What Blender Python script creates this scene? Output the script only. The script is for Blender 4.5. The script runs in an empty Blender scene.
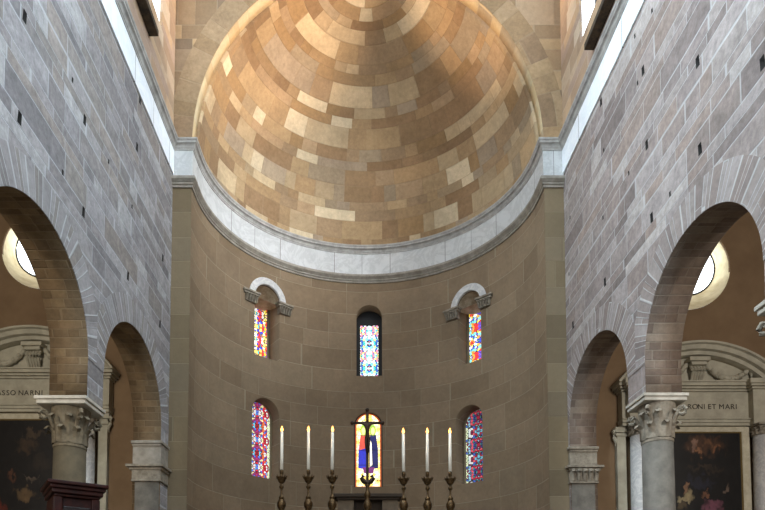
import bpy, bmesh, math, random
from mathutils import Vector, Matrix
PI = math.pi
random.seed(7)
S = bpy.context.scene
COL = S.collection

# ------------------------------------------------------------------ camera, sky, lights, exposure
EYE = 1.6                                   # eye height above the nave floor
F, CX, CY, TILT = 583.0, 357.0, 583.0, math.radians(3)
cam_d = bpy.data.cameras.new('camera')
cam = bpy.data.objects.new('camera', cam_d); COL.objects.link(cam)
cam.location = (0, 0, EYE)
cam.rotation_euler = (PI/2 + TILT, 0, 0)
cam_d.sensor_fit = 'HORIZONTAL'; cam_d.sensor_width = 36.0
cam_d.lens = F / 765 * 36.0
cam_d.shift_x = (382.5 - CX) / 765
cam_d.shift_y = (CY - 255) / 765
cam_d.clip_start = 0.05
S.camera = cam

w = bpy.data.worlds.new('sky'); S.world = w; w.use_nodes = True
w.node_tree.nodes['Background'].inputs[0].default_value = (0.70, 0.86, 1.0, 1)
w.node_tree.nodes['Background'].inputs[1].default_value = 1.65

def lamp(name, kind, loc, target, energy, color, **kw):
    d = bpy.data.lights.new(name, kind); d.energy = energy; d.color = color
    for k, v in kw.items(): setattr(d, k, v)
    o = bpy.data.objects.new(name, d); COL.objects.link(o); o.location = loc
    v = Vector(target) - Vector(loc)
    o.rotation_euler = v.to_track_quat('-Z', 'Y').to_euler()
    return o

# fill lamps added behind the photographer: one over the nave, one in each aisle
lamp('west_fill_light', 'AREA', (0.25, -9.0, 10.5), (0.25, 13, 8.0), 350, (.96, .97, 1.0), shape='RECTANGLE', size=6.0, size_y=7.0)
lamp('aisle_fill_light', 'AREA', (-7.8, -4.0, 8.0), (-7.4, 14, 5.5), 1150, (1.0, .93, .80), shape='RECTANGLE', size=2.5, size_y=4.0)
lamp('aisle_fill_light', 'AREA', (8.6, -4.0, 8.0), (8.2, 14, 5.5), 1150, (1.0, .95, .88), shape='RECTANGLE', size=2.5, size_y=4.0)
# daylight falling in through the clerestory windows of both sides
for x, y, tx, ty, tz, e in ((-4.1, 2.0, 4.9, 3.5, 9.5, 1120), (-4.1, 7.5, 4.9, 8.5, 9.5, 380), (4.6, 2.0, -4.4, 3.5, 9.5, 600), (4.6, 7.5, -4.4, 8.5, 9.5, 280), (4.6, 9.5, -2.9, 16.2, 12.9, 130)):
    lamp('clerestory_light', 'AREA', (x, y, 15.2), (tx, ty, tz), e, (.70, .87, 1.0) if ty < 12 else (.94, .97, 1.0), shape='RECTANGLE', size=1.4, size_y=2.8, spread=1.75 if ty < 12 else 1.0)
# warm floodlights standing on the cornice at the two ends of the triumphal arch
lamp('flood_light', 'SPOT', (-4.0, 12.9, 13.35), (3.7, 13.3, 17.0), 3400, (1.0, .74, .52), spot_size=.62, spot_blend=1.0, shadow_soft_size=.15)
lamp('flood_light', 'SPOT', (4.5, 12.9, 13.35), (-2.9, 13.9, 16.9), 3600, (1.0, .74, .52), spot_size=.85, spot_blend=1.0, shadow_soft_size=.15)

S.view_settings.view_transform = 'Standard'; S.view_settings.look = 'None'
S.view_settings.gamma = 1.0; S.view_settings.use_curve_mapping = False
S.view_settings.exposure = 0.0

# ------------------------------------------------------------------ measuring helpers
def ray(px, py):
    a = (px - CX) / F; b = (CY - py) / F; c, s = math.cos(TILT), math.sin(TILT)
    return Vector((a, c - b*s, b*c + s))
def atY(px, py, Y):
    d = ray(px, py); d = d * (Y / d.y); return Vector((d.x, d.y, d.z + EYE))
def atX(px, py, X):
    d = ray(px, py); d = d * (X / d.x); return Vector((d.x, d.y, d.z + EYE))

XL, XR, D = -4.40, 4.93, 13.40              # nave wall faces, front of the apse
XA, YA, RA, RB = 0.26, 13.70, 4.21, 3.74    # apse centre and half axes
ZC0, ZC1 = 11.07 + EYE, 11.27 + EYE         # upper cornice
ZM0, ZM1 = 10.14 + EYE, 10.38 + EYE         # lower moulding of the apse
ZF = 10.46 + EYE                            # foot of the frieze on the nave walls
RZ = 4.65                                   # height of the half dome
ZT = 19.5                                   # wall heads
WT = 0.62                                   # arcade wall thickness

# ------------------------------------------------------------------ materials
def lin(c):
    r = []
    for v in c[:3]:
        v /= 255.0
        r.append(v/12.92 if v <= .04045 else ((v+.055)/1.055)**2.4)
    return (r[0], r[1], r[2], 1.0)

class NT:
    def __init__(s, name):
        s.m = bpy.data.materials.new(name); s.m.use_nodes = True
        s.t = s.m.node_tree; s.b = s.t.nodes['Principled BSDF']
    def n(s, typ, **kw):
        o = s.t.nodes.new(typ)
        for k, v in kw.items(): setattr(o, k, v)
        return o
    def put(s, sock, v):
        if v is None: return
        if isinstance(v, bpy.types.NodeSocket): s.t.links.new(v, sock)
        else: sock.default_value = v
    def mth(s, op, a, b=None, c=None):
        o = s.n('ShaderNodeMath', operation=op)
        for i, v in enumerate((a, b, c)): s.put(o.inputs[i], v)
        return o.outputs[0]
    def mix(s, f, a, b, mode='MIX'):
        o = s.n('ShaderNodeMix', data_type='RGBA', blend_type=mode)
        s.put(o.inputs['Factor'], f); s.put(o.inputs[6], a); s.put(o.inputs[7], b)
        return o.outputs[2]
    def ramp(s, f, stops, interp='LINEAR'):
        o = s.n('ShaderNodeValToRGB'); o.color_ramp.interpolation = interp
        e = o.color_ramp.elements
        while len(e) < len(stops): e.new(.5)
        for k, (p, c) in enumerate(stops): e[k].position = p; e[k].color = c
        s.put(o.inputs[0], f); return o.outputs[0]
    def noise(s, scale, detail=4, rough=.6, vec=None, dist=0):
        o = s.n('ShaderNodeTexNoise'); o.inputs['Scale'].default_value = scale
        o.inputs['Detail'].default_value = detail; o.inputs['Roughness'].default_value = rough
        o.inputs['Distortion'].default_value = dist
        s.put(o.inputs['Vector'], vec if vec is not None else s.pos())
        return o.outputs[0]
    def pos(s):
        if not hasattr(s, '_p'): s._p = s.n('ShaderNodeNewGeometry').outputs['Position']
        return s._p
    def uv(s):
        u = s.n('ShaderNodeTexCoord').outputs['UV']
        x = s.n('ShaderNodeSeparateXYZ'); s.put(x.inputs[0], u)
        return x.outputs[0], x.outputs[1]
    def white(s, a, b=0.0):
        c = s.n('ShaderNodeCombineXYZ'); s.put(c.inputs[0], a); s.put(c.inputs[1], b)
        o = s.n('ShaderNodeTexWhiteNoise', noise_dimensions='2D'); s.put(o.inputs['Vector'], c.outputs[0])
        return o.outputs['Value']
    def bump(s, h, strength=.4, dist=.02):
        o = s.n('ShaderNodeBump'); o.inputs['Strength'].default_value = strength
        o.inputs['Distance'].default_value = dist; s.put(o.inputs['Height'], h)
        s.put(s.b.inputs['Normal'], o.outputs[0])
    def done(s, color, rough=.85, metal=0.0, spec=.3):
        s.put(s.b.inputs['Base Color'], color); s.put(s.b.inputs['Roughness'], rough)
        s.put(s.b.inputs['Metallic'], metal); s.b.inputs['Specular IOR Level'].default_value = spec
        return s.m

def gain(n, v, amount, base=None):
    """a colour multiplied by 1 +- amount following v (0..1)"""
    f = n.mth('MULTIPLY_ADD', v, 2*amount, 1-amount)
    c = n.n('ShaderNodeCombineColor')
    for i in range(3): n.put(c.inputs[i], f)
    return n.mix(1.0, base, c.outputs[0], 'MULTIPLY')

def ashlar(name, w, h, palette, mortar_c, mortar=.012, mort_amt=.7, warp=.3, dome=None, stain=.10, grain=.12,
           wvar=.7, rough=.9, seed=0.0, jitter=.0):
    """courses of squared stone, each block with a tint of its own; UV in metres"""
    n = NT(name); u, v = n.uv()
    if jitter:
        jn = n.noise(1.3, 2); j = n.mth('MULTIPLY_ADD', jn, jitter*2, -jitter); v = n.mth('ADD', v, j)
    vv = n.mth('ADD', n.mth('DIVIDE', v, h), seed)
    if warp: vv = n.mth('ADD', vv, n.mth('MULTIPLY', n.mth('SINE', n.mth('MULTIPLY', vv, 1.9)), warp))
    row = n.mth('FLOOR', vv); fv = n.mth('FRACT', vv)
    r1 = n.white(row, 3.5 + seed)
    wr = n.mth('MULTIPLY', n.mth('MULTIPLY_ADD', r1, wvar, 1 - wvar/2), w)
    if dome:
        ang = n.mth('DIVIDE', n.mth('MULTIPLY', n.mth('ADD', row, .5 - seed), h), dome)
        wr = n.mth('DIVIDE', wr, n.mth('MAXIMUM', n.mth('COSINE', ang), .08))
    uu = n.mth('ADD', n.mth('DIVIDE', u, wr), n.mth('MULTIPLY', r1, 17.0))
    uu = n.mth('ADD', uu, n.mth('MULTIPLY', n.mth('SINE', n.mth('MULTIPLY_ADD', uu, 2.3, row)), .3))
    col = n.mth('FLOOR', uu); fu = n.mth('FRACT', uu)
    r2 = n.white(n.mth('ADD', col, .5), n.mth('ADD', row, .5 + seed))
    du = n.mth('MULTIPLY', n.mth('MINIMUM', fu, n.mth('SUBTRACT', 1.0, fu)), wr)
    if dome: du = n.mth('MULTIPLY', du, n.mth('MAXIMUM', n.mth('COSINE', ang), .08))
    dv = n.mth('MULTIPLY', n.mth('MINIMUM', fv, n.mth('SUBTRACT', 1.0, fv)), h)
    d = n.mth('MINIMUM', du, dv)
    mask = n.n('ShaderNodeMapRange', interpolation_type='SMOOTHSTEP')
    n.put(mask.inputs[0], d); mask.inputs[1].default_value = mortar*.35; mask.inputs[2].default_value = mortar
    mk = mask.outputs[0]
    k = len(palette)
    c = n.ramp(r2, [(i/k, lin(p)) for i, p in enumerate(palette)], 'CONSTANT')
    c = gain(n, n.white(n.mth('ADD', col, 7.3), n.mth('ADD', row, 2.1)), .10 if dome else .07, c)
    g = n.noise(11, 7, .75); c = gain(n, g, grain*2.2, c); c = gain(n, n.noise(3.2, 5, .65, dist=.8), grain*1.5, c)
    st = n.noise(.7, 3, .55); c = gain(n, st, stain*1.8, c)
    c = n.mix(n.mth('MULTIPLY', n.mth('SUBTRACT', 1.0, mk), mort_amt), c, lin(mortar_c))
    n.bump(n.mth('ADD', n.mth('MULTIPLY', mk, .6), n.mth('ADD', n.mth('MULTIPLY', n.noise(26, 4), .35), n.mth('MULTIPLY', r2, .5))), .8, .014)
    return n.done(c, rough, 0, .2)

def plain(name, c, rough=.8, amt=.12, scale=6, metal=0, c2=None, spec=.3, bump=.25, bscale=30, bdist=.006):
    n = NT(name); g = n.noise(scale, 5, .65)
    col = n.mix(n.ramp(g, [(.35, (0,0,0,1)), (.65, (1,1,1,1))]), lin(c), lin(c2)) if c2 else gain(n, g, amt, n.mix(0.0, lin(c), lin(c)))
    n.bump(n.noise(bscale, 4), bump, bdist)
    return n.done(col, rough, metal, spec)

def marble(name, c, vein, scale=2.0, joints=None, rough=.55):
    n = NT(name)
    g = n.noise(scale, 7, .7, dist=1.5)
    c1 = n.mix(n.ramp(g, [(.42, (0,0,0,1)), (.5, (1,1,1,1)), (.58, (0,0,0,1))]), lin(c), lin(vein))
    c1 = gain(n, n.noise(1.2, 3), .10, c1)
    if joints:
        u, v = n.uv(); uu = n.mth('DIVIDE', u, joints)
        uu = n.mth('ADD', uu, n.mth('MULTIPLY', n.mth('SINE', n.mth('MULTIPLY', uu, 2.1)), .25))
        fu = n.mth('FRACT', uu); dd = n.mth('MULTIPLY', n.mth('MINIMUM', fu, n.mth('SUBTRACT', 1.0, fu)), joints)
        c1 = gain(n, n.white(n.mth('FLOOR', uu), 1.5), .07, c1)
        c1 = n.mix(n.mth('LESS_THAN', dd, .009), c1, lin((120,116,110)))
    n.bump(n.noise(18, 4), .15, .006)
    return n.done(c1, rough, 0, .35)

NAVE_L = [(130,124,122),(140,134,133),(150,145,144),(135,128,123),(145,140,139),(122,117,117),(160,156,155),(139,130,124),(143,138,138),(132,126,125)]
NAVE_R = [(134,121,115),(144,132,126),(154,143,138),(138,124,117),(148,137,131),(124,112,107),(164,154,148),(141,125,116),(146,133,127),(136,124,119)]
M = {}
M['nave_l'] = ashlar('grey_ashlar_left', .80, .265, NAVE_L, (182,182,184), .016, .6, jitter=.02, grain=.32, wvar=.9)
M['nave_r'] = ashlar('grey_ashlar_right', .80, .265, NAVE_R, (186,183,181), .016, .6, seed=13.0, jitter=.02, grain=.32, wvar=.9)
M['vous_l'] = ashlar('grey_voussoirs_left', 2.2, .13, NAVE_L[:5], (186,185,185), .013, .7, warp=.3, wvar=.2, grain=.2)
M['vous_r'] = ashlar('grey_voussoirs_right', 2.2, .13, NAVE_R[:5], (192,189,186), .013, .7, warp=.3, wvar=.2, seed=5.0, grain=.2)
M['brick_l'] = ashlar('brown_brick_left', .38, .145, [(104,86,64),(112,92,68),(98,80,58),(118,99,74),(108,90,68)], (134,116,92), .012, .5, warp=.1, grain=.2)
M['brick_r'] = ashlar('brown_brick_right', .38, .145, [(110,94,82),(120,104,91),(104,89,78),(127,112,98),(114,99,88)], (140,128,114), .012, .5, warp=.1, grain=.2)
M['clere'] = ashlar('warm_ashlar', .8, .30, [(176,150,124),(190,166,140),(164,138,114),(198,178,154),(170,146,128),(184,156,126)], (196,182,164), .012, .4)
M['archface'] = ashlar('arch_wall_ashlar', .9, .42, [(168,140,108),(150,126,98),(182,154,118),(140,120,98),(172,148,120),(156,134,108)], (178,160,134), .014, .4, seed=3)
M['archfacering'] = ashlar('arch_face_ring_stone', 2.0, .50, [(160,134,102),(146,122,96),(172,146,112),(152,128,98),(164,140,110)], (168,148,120), .014, .35, wvar=.2, grain=.2)
M['archring'] = ashlar('arch_ring_stone', 2.0, .50, [(186,162,124),(160,138,108),(196,176,140),(150,132,106),(172,152,122)], (170,152,126), .016, .5, wvar=.2)
DOME = [(154,128,96),(164,138,104),(140,113,84),(172,150,118),(148,124,96),(158,130,96),(196,178,148),(136,110,82),(164,142,112),(150,132,108),(182,160,128),(144,118,88),(160,134,104),(154,136,114),(148,120,86),(168,142,108)]
M['dome'] = ashlar('dome_sandstone', .72, .32, DOME, (150,126,98), .012, .35, warp=.28, dome=4.15, stain=.16, grain=.18, wvar=.7)
M['apse'] = ashlar('apse_stone', 1.25, .60, [(128,109,87),(131,112,90),(125,106,84),(129,110,88),(132,114,92)], (158,147,124), .012, .6, warp=.12, stain=.14, grain=.12, wvar=.5)
M['pil'] = ashlar('pilaster_stone', 3.0, .62, [(122,106,82),(128,112,88),(116,101,79),(125,110,88)], (150,136,110), .012, .5, warp=.05, stain=.06, grain=.06)
M['frieze_nave'] = marble('nave_frieze_marble', (240,243,246), (230,235,240), 1.2, 1.4)
M['frieze'] = marble('frieze_marble', (198,198,196), (182,182,180), 1.3, 1.15)
M['cornice'] = plain('cornice_stone', (182,178,172), .8, .2, 5, c2=(150,146,140))
M['mould'] = plain('moulding_stone', (156,148,136), .8, .2, 5, c2=(128,120,108))
M['plaster'] = plain('brown_plaster', (126,102,76), .9, .1, 1.3, c2=(114,91,67))
M['reveal'] = plain('cream_reveal_plaster', (232,218,182), .85, .1, 2.5, c2=(200,182,142))
M['lunette'] = plain('lunette_stone', (206,190,166), .85, .1, 5, c2=(160,140,116))
M['altar'] = plain('altar_limestone', (176,168,148), .75, .1, 3, c2=(152,145,127))
M['marble'] = marble('white_column_marble', (206,203,198), (180,178,177), 2.6)
M['column'] = plain('grey_column_stone', (118,112,103), .8, .1, 4, c2=(94,89,81), bscale=60)
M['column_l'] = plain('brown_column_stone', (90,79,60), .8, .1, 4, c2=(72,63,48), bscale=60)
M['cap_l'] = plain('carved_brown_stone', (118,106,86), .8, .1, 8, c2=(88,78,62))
M['cap'] = plain('carved_stone', (152,142,126), .8, .1, 8, c2=(116,106,92))
M['abacus'] = plain('abacus_stone', (196,188,174), .75, .1, 5, c2=(164,156,142))
M['hole_shade'] = plain('shaded_putlog_lining', (34,31,28), .95, .15, 12)  # putlog hole faces: shade of the recess put into the colour
M['floor'] = plain('floor_stone', (150,140,126), .5, .1, 1.5, c2=(120,112,100))
M['gold'] = plain('tarnished_brass', (112,88,58), .42, .2, 30, metal=.8, c2=(50,37,25))
M['bronze'] = plain('dark_bronze', (52,38,27), .45, .2, 30, metal=.6)
M['wood'] = plain('dark_red_wood', (50,17,11), .5, .2, 8, c2=(28,10,8), spec=.2)
M['wood_dark'] = plain('dark_wood_panel', (22,10,8), .5, .2, 8)
M['darkledge'] = plain('weathered_dark_board', (44,40,36), .85, .2, 7, c2=(84,70,56))
M['wax'] = plain('candle_wax', (246,238,222), .5, .03, 10)
M['lead'] = plain('dark_frame_metal', (40,38,38), .5, .1, 10, metal=.5)
M['ink'] = plain('inscription_dark', (62,54,44), .9, .05, 10)
M['frame'] = plain('pale_frame_stone', (192,182,158), .6, .1, 6, c2=(168,157,134))
M['gilt'] = plain('gilt_edge', (96,78,44), .5, .1, 10, metal=.4)
M['throne'] = plain('brown_stone_screen', (112,98,80), .8, .12, 5, c2=(92,80,66))
M['throne_dark'] = plain('dark_stone_ledge', (58,48,38), .8, .12, 5)

def emitter(name, c, k):
    n = NT(name); n.b.inputs['Emission Color'].default_value = lin(c); n.b.inputs['Emission Strength'].default_value = k
    return n.done(lin(c), .6)
M['flame'] = emitter('candle_flame', (255,176,84), 6.0)
M['daylight'] = emitter('bright_window_glass', (236,246,255), 4.0)

def stained(name, palette, strength, scale=5.0, period=.55, lead=.03, seed=0.0, edge=None):
    """backlit coloured glass in a mirrored ornament; UV in metres, u = 0 on the axis"""
    n = NT(name); u, v = n.uv()
    c0 = n.n('ShaderNodeCombineXYZ'); n.put(c0.inputs[0], u); n.put(c0.inputs[1], v); c0.inputs[2].default_value = seed
    wob = n.mth('MULTIPLY_ADD', n.noise(14, 2, .5, c0.outputs[0]), .05, -.025)
    au = n.mth('ADD', n.mth('ABSOLUTE', u), wob); pv = n.mth('ADD', n.mth('PINGPONG', v, period/2), wob)
    c = n.n('ShaderNodeCombineXYZ'); n.put(c.inputs[0], au); n.put(c.inputs[1], pv); c.inputs[2].default_value = seed
    vo = n.n('ShaderNodeTexVoronoi', feature='F1'); vo.inputs['Scale'].default_value = scale; n.put(vo.inputs['Vector'], c.outputs[0])
    ve = n.n('ShaderNodeTexVoronoi', feature='DISTANCE_TO_EDGE'); ve.inputs['Scale'].default_value = scale; n.put(ve.inputs['Vector'], c.outputs[0])
    sp = n.n('ShaderNodeSeparateColor'); n.put(sp.inputs[0], vo.outputs['Color'])
    k = len(palette)
    col = n.ramp(sp.outputs[0], [(i/k, lin(p)) for i, p in enumerate(palette)], 'CONSTANT')
    col = gain(n, n.noise(40, 2, .5, c0.outputs[0]), .5, col)
    if edge:
        rim = n.mth('GREATER_THAN', n.mth('ADD', n.mth('ABSOLUTE', u), n.mth('MULTIPLY', wob, .6)), edge)
        col = n.mix(n.mth('MULTIPLY', rim, n.mth('GREATER_THAN', sp.outputs[1], .35)), col, lin((226,232,190)))
    col = n.mix(n.mth('LESS_THAN', ve.outputs[0], lead), col, (.012,.012,.016,1))
    n.put(n.b.inputs['Emission Color'], col); n.b.inputs['Emission Strength'].default_value = strength
    return n.done(col, .3)

# ------------------------------------------------------------------ mesh helpers
def link(name, me, mats=None, parent=None, smooth=False):
    o = bpy.data.objects.new(name, me); COL.objects.link(o)
    if mats:
        for m in (mats if isinstance(mats, (list, tuple)) else [mats]): me.materials.append(M[m] if isinstance(m, str) else m)
    if smooth:
        for p in me.polygons: p.use_smooth = True
    if parent: o.parent = parent
    return o
def bm_obj(name, bm, mats, parent=None, smooth=False):
    bmesh.ops.recalc_face_normals(bm, faces=bm.faces)
    me = bpy.data.meshes.new(name); bm.to_mesh(me); bm.free()
    return link(name, me, mats, parent, smooth)
def structure(o): o['kind'] = 'structure'; return o
def tag(o, label, cat, group=None):
    o['label'] = label; o['category'] = cat
    if group: o['group'] = group
    return o
def empty(name, loc, label, cat, group=None):
    o = bpy.data.objects.new(name, None); COL.objects.link(o); o.location = loc
    o.empty_display_size = .2
    return tag(o, label, cat, group)
def box(bm, x0, x1, y0, y1, z0, z1, bev=0.0, mi=0):
    vs = [bm.verts.new((x, y, z)) for z in (z0, z1) for y in (y0, y1) for x in (x0, x1)]
    fs = [bm.faces.new([vs[i] for i in q]) for q in ((0,2,3,1),(4,5,7,6),(0,1,5,4),(2,6,7,3),(0,4,6,2),(1,3,7,5))]
    for f in fs: f.material_index = mi
    if bev:
        es = list({e for f in fs for e in f.edges})
        bmesh.ops.bevel(bm, geom=es, offset=bev, segments=2, affect='EDGES', profile=.5)
def lathe(bm, prof, seg=24, cx=0, cy=0, arc=None):
    """prof: (radius, z)"""
    a0, a1 = arc or (0, 2*PI); full = arc is None
    n = seg if full else seg + 1
    rings = []
    for r, z in prof:
        rings.append([bm.verts.new((cx + r*math.cos(a0 + (a1-a0)*i/seg), cy + r*math.sin(a0 + (a1-a0)*i/seg), z)) for i in range(n)])
    for a, b in zip(rings, rings[1:]):
        for i in range(seg):
            j = (i+1) % n
            bm.faces.new((a[i], a[j], b[j], b[i]))
    if full:
        bm.faces.new(rings[0]); bm.faces.new(rings[-1])
def tube(bm, pts, rad, seg=8):
    pts = [Vector(p) for p in pts]; rr = rad if isinstance(rad, (list, tuple)) else [rad]*len(pts)
    rings = []; up = Vector((0,0,1))
    for i, p in enumerate(pts):
        t = (pts[min(i+1, len(pts)-1)] - pts[max(i-1, 0)]).normalized()
        s = t.cross(up)
        if s.length < .05: s = t.cross(Vector((1,0,0)))
        s.normalize(); q = s.cross(t)
        rings.append([bm.verts.new(p + (s*math.cos(2*PI*k/seg) + q*math.sin(2*PI*k/seg))*rr[i]) for k in range(seg)])
    for a, b in zip(rings, rings[1:]):
        for k in range(seg): bm.faces.new((a[k], a[(k+1)%seg], b[(k+1)%seg], b[k]))
    bm.faces.new(rings[0]); bm.faces.new(rings[-1])
def slab2d(loops, depth):
    """filled 2-D outline (first loop) with holes, extruded; returns bmesh in (a, b, c) with c in 0..depth"""
    cu = bpy.data.curves.new('tmp', 'CURVE'); cu.dimensions = '2D'; cu.fill_mode = 'BOTH'; cu.extrude = depth/2
    for lp in loops:
        sp = cu.splines.new('POLY'); sp.points.add(len(lp)-1)
        for i, (a, b) in enumerate(lp): sp.points[i].co = (a, b, 0, 1)
        sp.use_cyclic_u = True
    o = bpy.data.objects.new('tmp', cu); COL.objects.link(o)
    me = bpy.data.meshes.new_from_object(o.evaluated_get(bpy.context.evaluated_depsgraph_get()))
    bpy.data.objects.remove(o); bpy.data.curves.remove(cu)
    bm = bmesh.new(); bm.from_mesh(me); bpy.data.meshes.remove(me)
    for v in bm.verts: v.co.z += depth/2
    bmesh.ops.remove_doubles(bm, verts=bm.verts, dist=1e-4)
    return bm
def set_uv(bm, fn):
    uv = bm.loops.layers.uv.verify()
    for f in bm.faces:
        for l in f.loops: l[uv].uv = fn(f, l.vert.co)
def arc_pts(cx, cz, r, a0, a1, n, rx=None):
    rx = rx or r
    return [(cx + rx*math.cos(a0 + (a1-a0)*i/n), cz + r*math.sin(a0 + (a1-a0)*i/n)) for i in range(n+1)]
def sweep(name, path, prof, mats, parent=None):
    """prof: (offset into the room, z); the room lies to the right of the path"""
    bm = bmesh.new(); uv = bm.loops.layers.uv.verify(); P = [Vector(p) for p in path]; rings = []; L = [0.0]
    for i in range(1, len(P)): L.append(L[-1] + (P[i]-P[i-1]).length)
    def nrm(a, b): d = (b-a).normalized(); return Vector((d.y, -d.x))
    for i, p in enumerate(P):
        n1 = nrm(P[i-1], p) if i else nrm(p, P[i+1]); n2 = nrm(p, P[i+1]) if i < len(P)-1 else n1
        m = (n1+n2) / max(.2, 1 + n1.dot(n2))
        rings.append([bm.verts.new((p.x + m.x*o, p.y + m.y*o, z)) for o, z in prof])
    pl = [0.0]
    for a, b in zip(prof, prof[1:]): pl.append(pl[-1] + math.dist(a, b))
    for i in range(len(P)-1):
        for j in range(len(prof)-1):
            f = bm.faces.new((rings[i][j], rings[i+1][j], rings[i+1][j+1], rings[i][j+1]))
            for l, c in zip(f.loops, ((L[i], pl[j]), (L[i+1], pl[j]), (L[i+1], pl[j+1]), (L[i], pl[j+1]))): l[uv].uv = c
    bm.faces.new(rings[0]); bm.faces.new(rings[-1])
    return bm_obj(name, bm, mats, parent)

# ------------------------------------------------------------------ floor
bm = bmesh.new(); box(bm, -11.5, 12.0, -10, 19.0, -.3, 0)
structure(bm_obj('floor', bm, 'floor'))
bm = bmesh.new()                                                     # raised chancel with steps
for k in range(6): box(bm, XL+.9-.05*0, XR-.9, 8.6 + .32*k, 18.2, .18*k, .18*(k+1))
structure(bm_obj('floor_chancel', bm, 'floor'))

# ------------------------------------------------------------------ arcade walls
ARCH = {'left':  dict(c=[4.44, 7.88, 11.40], r=[1.45, 1.45, 1.49], zc=4.17 + EYE, za=3.53 + EYE),
        'right': dict(c=[4.90, 8.31, 11.86], r=[1.45, 1.46, 1.46], zc=4.27 + EYE, za=3.765 + EYE)}
HOLES = {'left': [(24.7,16.5,2),(19.6,118,2),(84.7,120,2),(72.5,80,1),(140,100,2),(137,147,2),(108.6,161.6,1),(62.7,172.5,1),
                  (83.5,212,2),(132,206.5,1),(162.8,258,2),(128,276,2),(160,324,2)],
         'right': [(652,10.6,1),(634.8,36,1),(697.6,61.7,2),(762.5,62.8,2),(643,70.6,2),(637.6,83,1),(601,102,2),(646.8,144.7,2),
                   (603.8,150,1),(700,149,2),(628.8,173,1),(670,194,1),(651.7,217.6,2),(603,217.6,1),(570,217.6,1),(605,282,2),(573,325,2),(569,274,1)]}
def arcade(side):
    A = ARCH[side]; X = XL if side == 'left' else XR; s = -1 if side == 'left' else 1
    zc, za = A['zc'], A['za']
    out = [(-9.5, 0), (A['c'][0]-A['r'][0], 0)]
    for k, (c, r) in enumerate(zip(A['c'], A['r'])):
        out += [(y, z) for y, z in arc_pts(c, zc, r, PI, 0, 36)]
        if k < 2: out += [(c+r, za), (A['c'][k+1]-A['r'][k+1], za)]
    out += [(A['c'][2]+A['r'][2], 0), (D+.35, 0), (D+.35, ZC1-.02), (-9.5, ZC1-.02)]
    loops = [out]
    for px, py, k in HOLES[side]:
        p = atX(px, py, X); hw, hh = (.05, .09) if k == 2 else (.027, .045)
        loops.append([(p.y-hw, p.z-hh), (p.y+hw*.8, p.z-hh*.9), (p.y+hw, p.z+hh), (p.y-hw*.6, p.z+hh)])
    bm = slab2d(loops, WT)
    for v in bm.verts:
        a, b, c = v.co; v.co = (X + s*c, a, b)
    bmesh.ops.recalc_face_normals(bm, faces=bm.faces)
    for f in bm.faces:
        f.normal_update()
        if abs(f.normal.x) < .5:
            cc = f.calc_center_median()
            if any(abs(cc.y-c) < r+.03 for c, r in zip(A['c'], A['r'])) and cc.z < zc+1.6 or cc.z < za+.02: f.material_index = 1
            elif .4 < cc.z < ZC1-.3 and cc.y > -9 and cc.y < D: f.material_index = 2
    def uvf(f, co):
        if f.material_index == 0:
            return (co.y, co.z) if abs(f.normal.x) > .5 else (co.x, co.z)
        cc = f.calc_center_median()
        k = min(range(3), key=lambda i: abs(abs(cc.y-A['c'][i]) - (0 if cc.z > zc else A['r'][i])))
        if co.z > zc - 1e-4 and cc.z > zc:
            ang = math.atan2(co.z-zc, abs(co.y-A['c'][k])); return (co.x, zc + A['r'][k]*ang)
        return (co.x, co.z)
    set_uv(bm, uvf)
    structure(bm_obj('wall_' + side, bm, ['nave_' + side[0], 'brick_' + side[0], 'hole_shade']))
    # rings of voussoirs
    for k in (1, 2):
        c, r = A['c'][k], A['r'][k]
        lo = (c - r + A['c'][k-1] + A['r'][k-1])/2; hi = D - .01 if k == 2 else (c + r + A['c'][k+1] - A['r'][k+1])/2
        bm = bmesh.new(); uv = bm.loops.layers.uv.verify(); n = 48; ring = []
        prm = [(0, za-zc + (.05))] + [(PI*i/n, None) for i in range(n+1)] + [(PI, za-zc+.05)]
        acc = 0
        for i, (ang, low) in enumerate(prm):
            dz = low if low is not None else 0
            wdt = .50
            xx = [X - s*.010, X + s*.05]
            q = []
            for rr in (r+.003, r+wdt):
                for x in xx: q.append(bm.verts.new((x, min(max(c - rr*math.cos(ang), lo), hi), zc + dz + rr*math.sin(ang))))
            ring.append(q)
        for i in range(1, n+2) if False else range(1, n+1):
            a, b = ring[i], ring[i+1]
            for idx in ((0,2),(1,0)):
                f = bm.faces.new((a[idx[0]], a[idx[1]], b[idx[1]], b[idx[0]]))
                for l, (uu, vv) in zip(f.loops, ((0,i),(1,i),(1,i+1),(0,i+1))): l[uv].uv = (uu*.5, PI*r*1.15*vv/n)
        for v in [v for v in bm.verts if not v.link_faces]: bm.verts.remove(v)
        structure(bm_obj('trim_%d' % ({'left':0,'right':2}[side] + k), bm, 'vous_' + side[0]))
arcade('left'); arcade('right')

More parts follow.
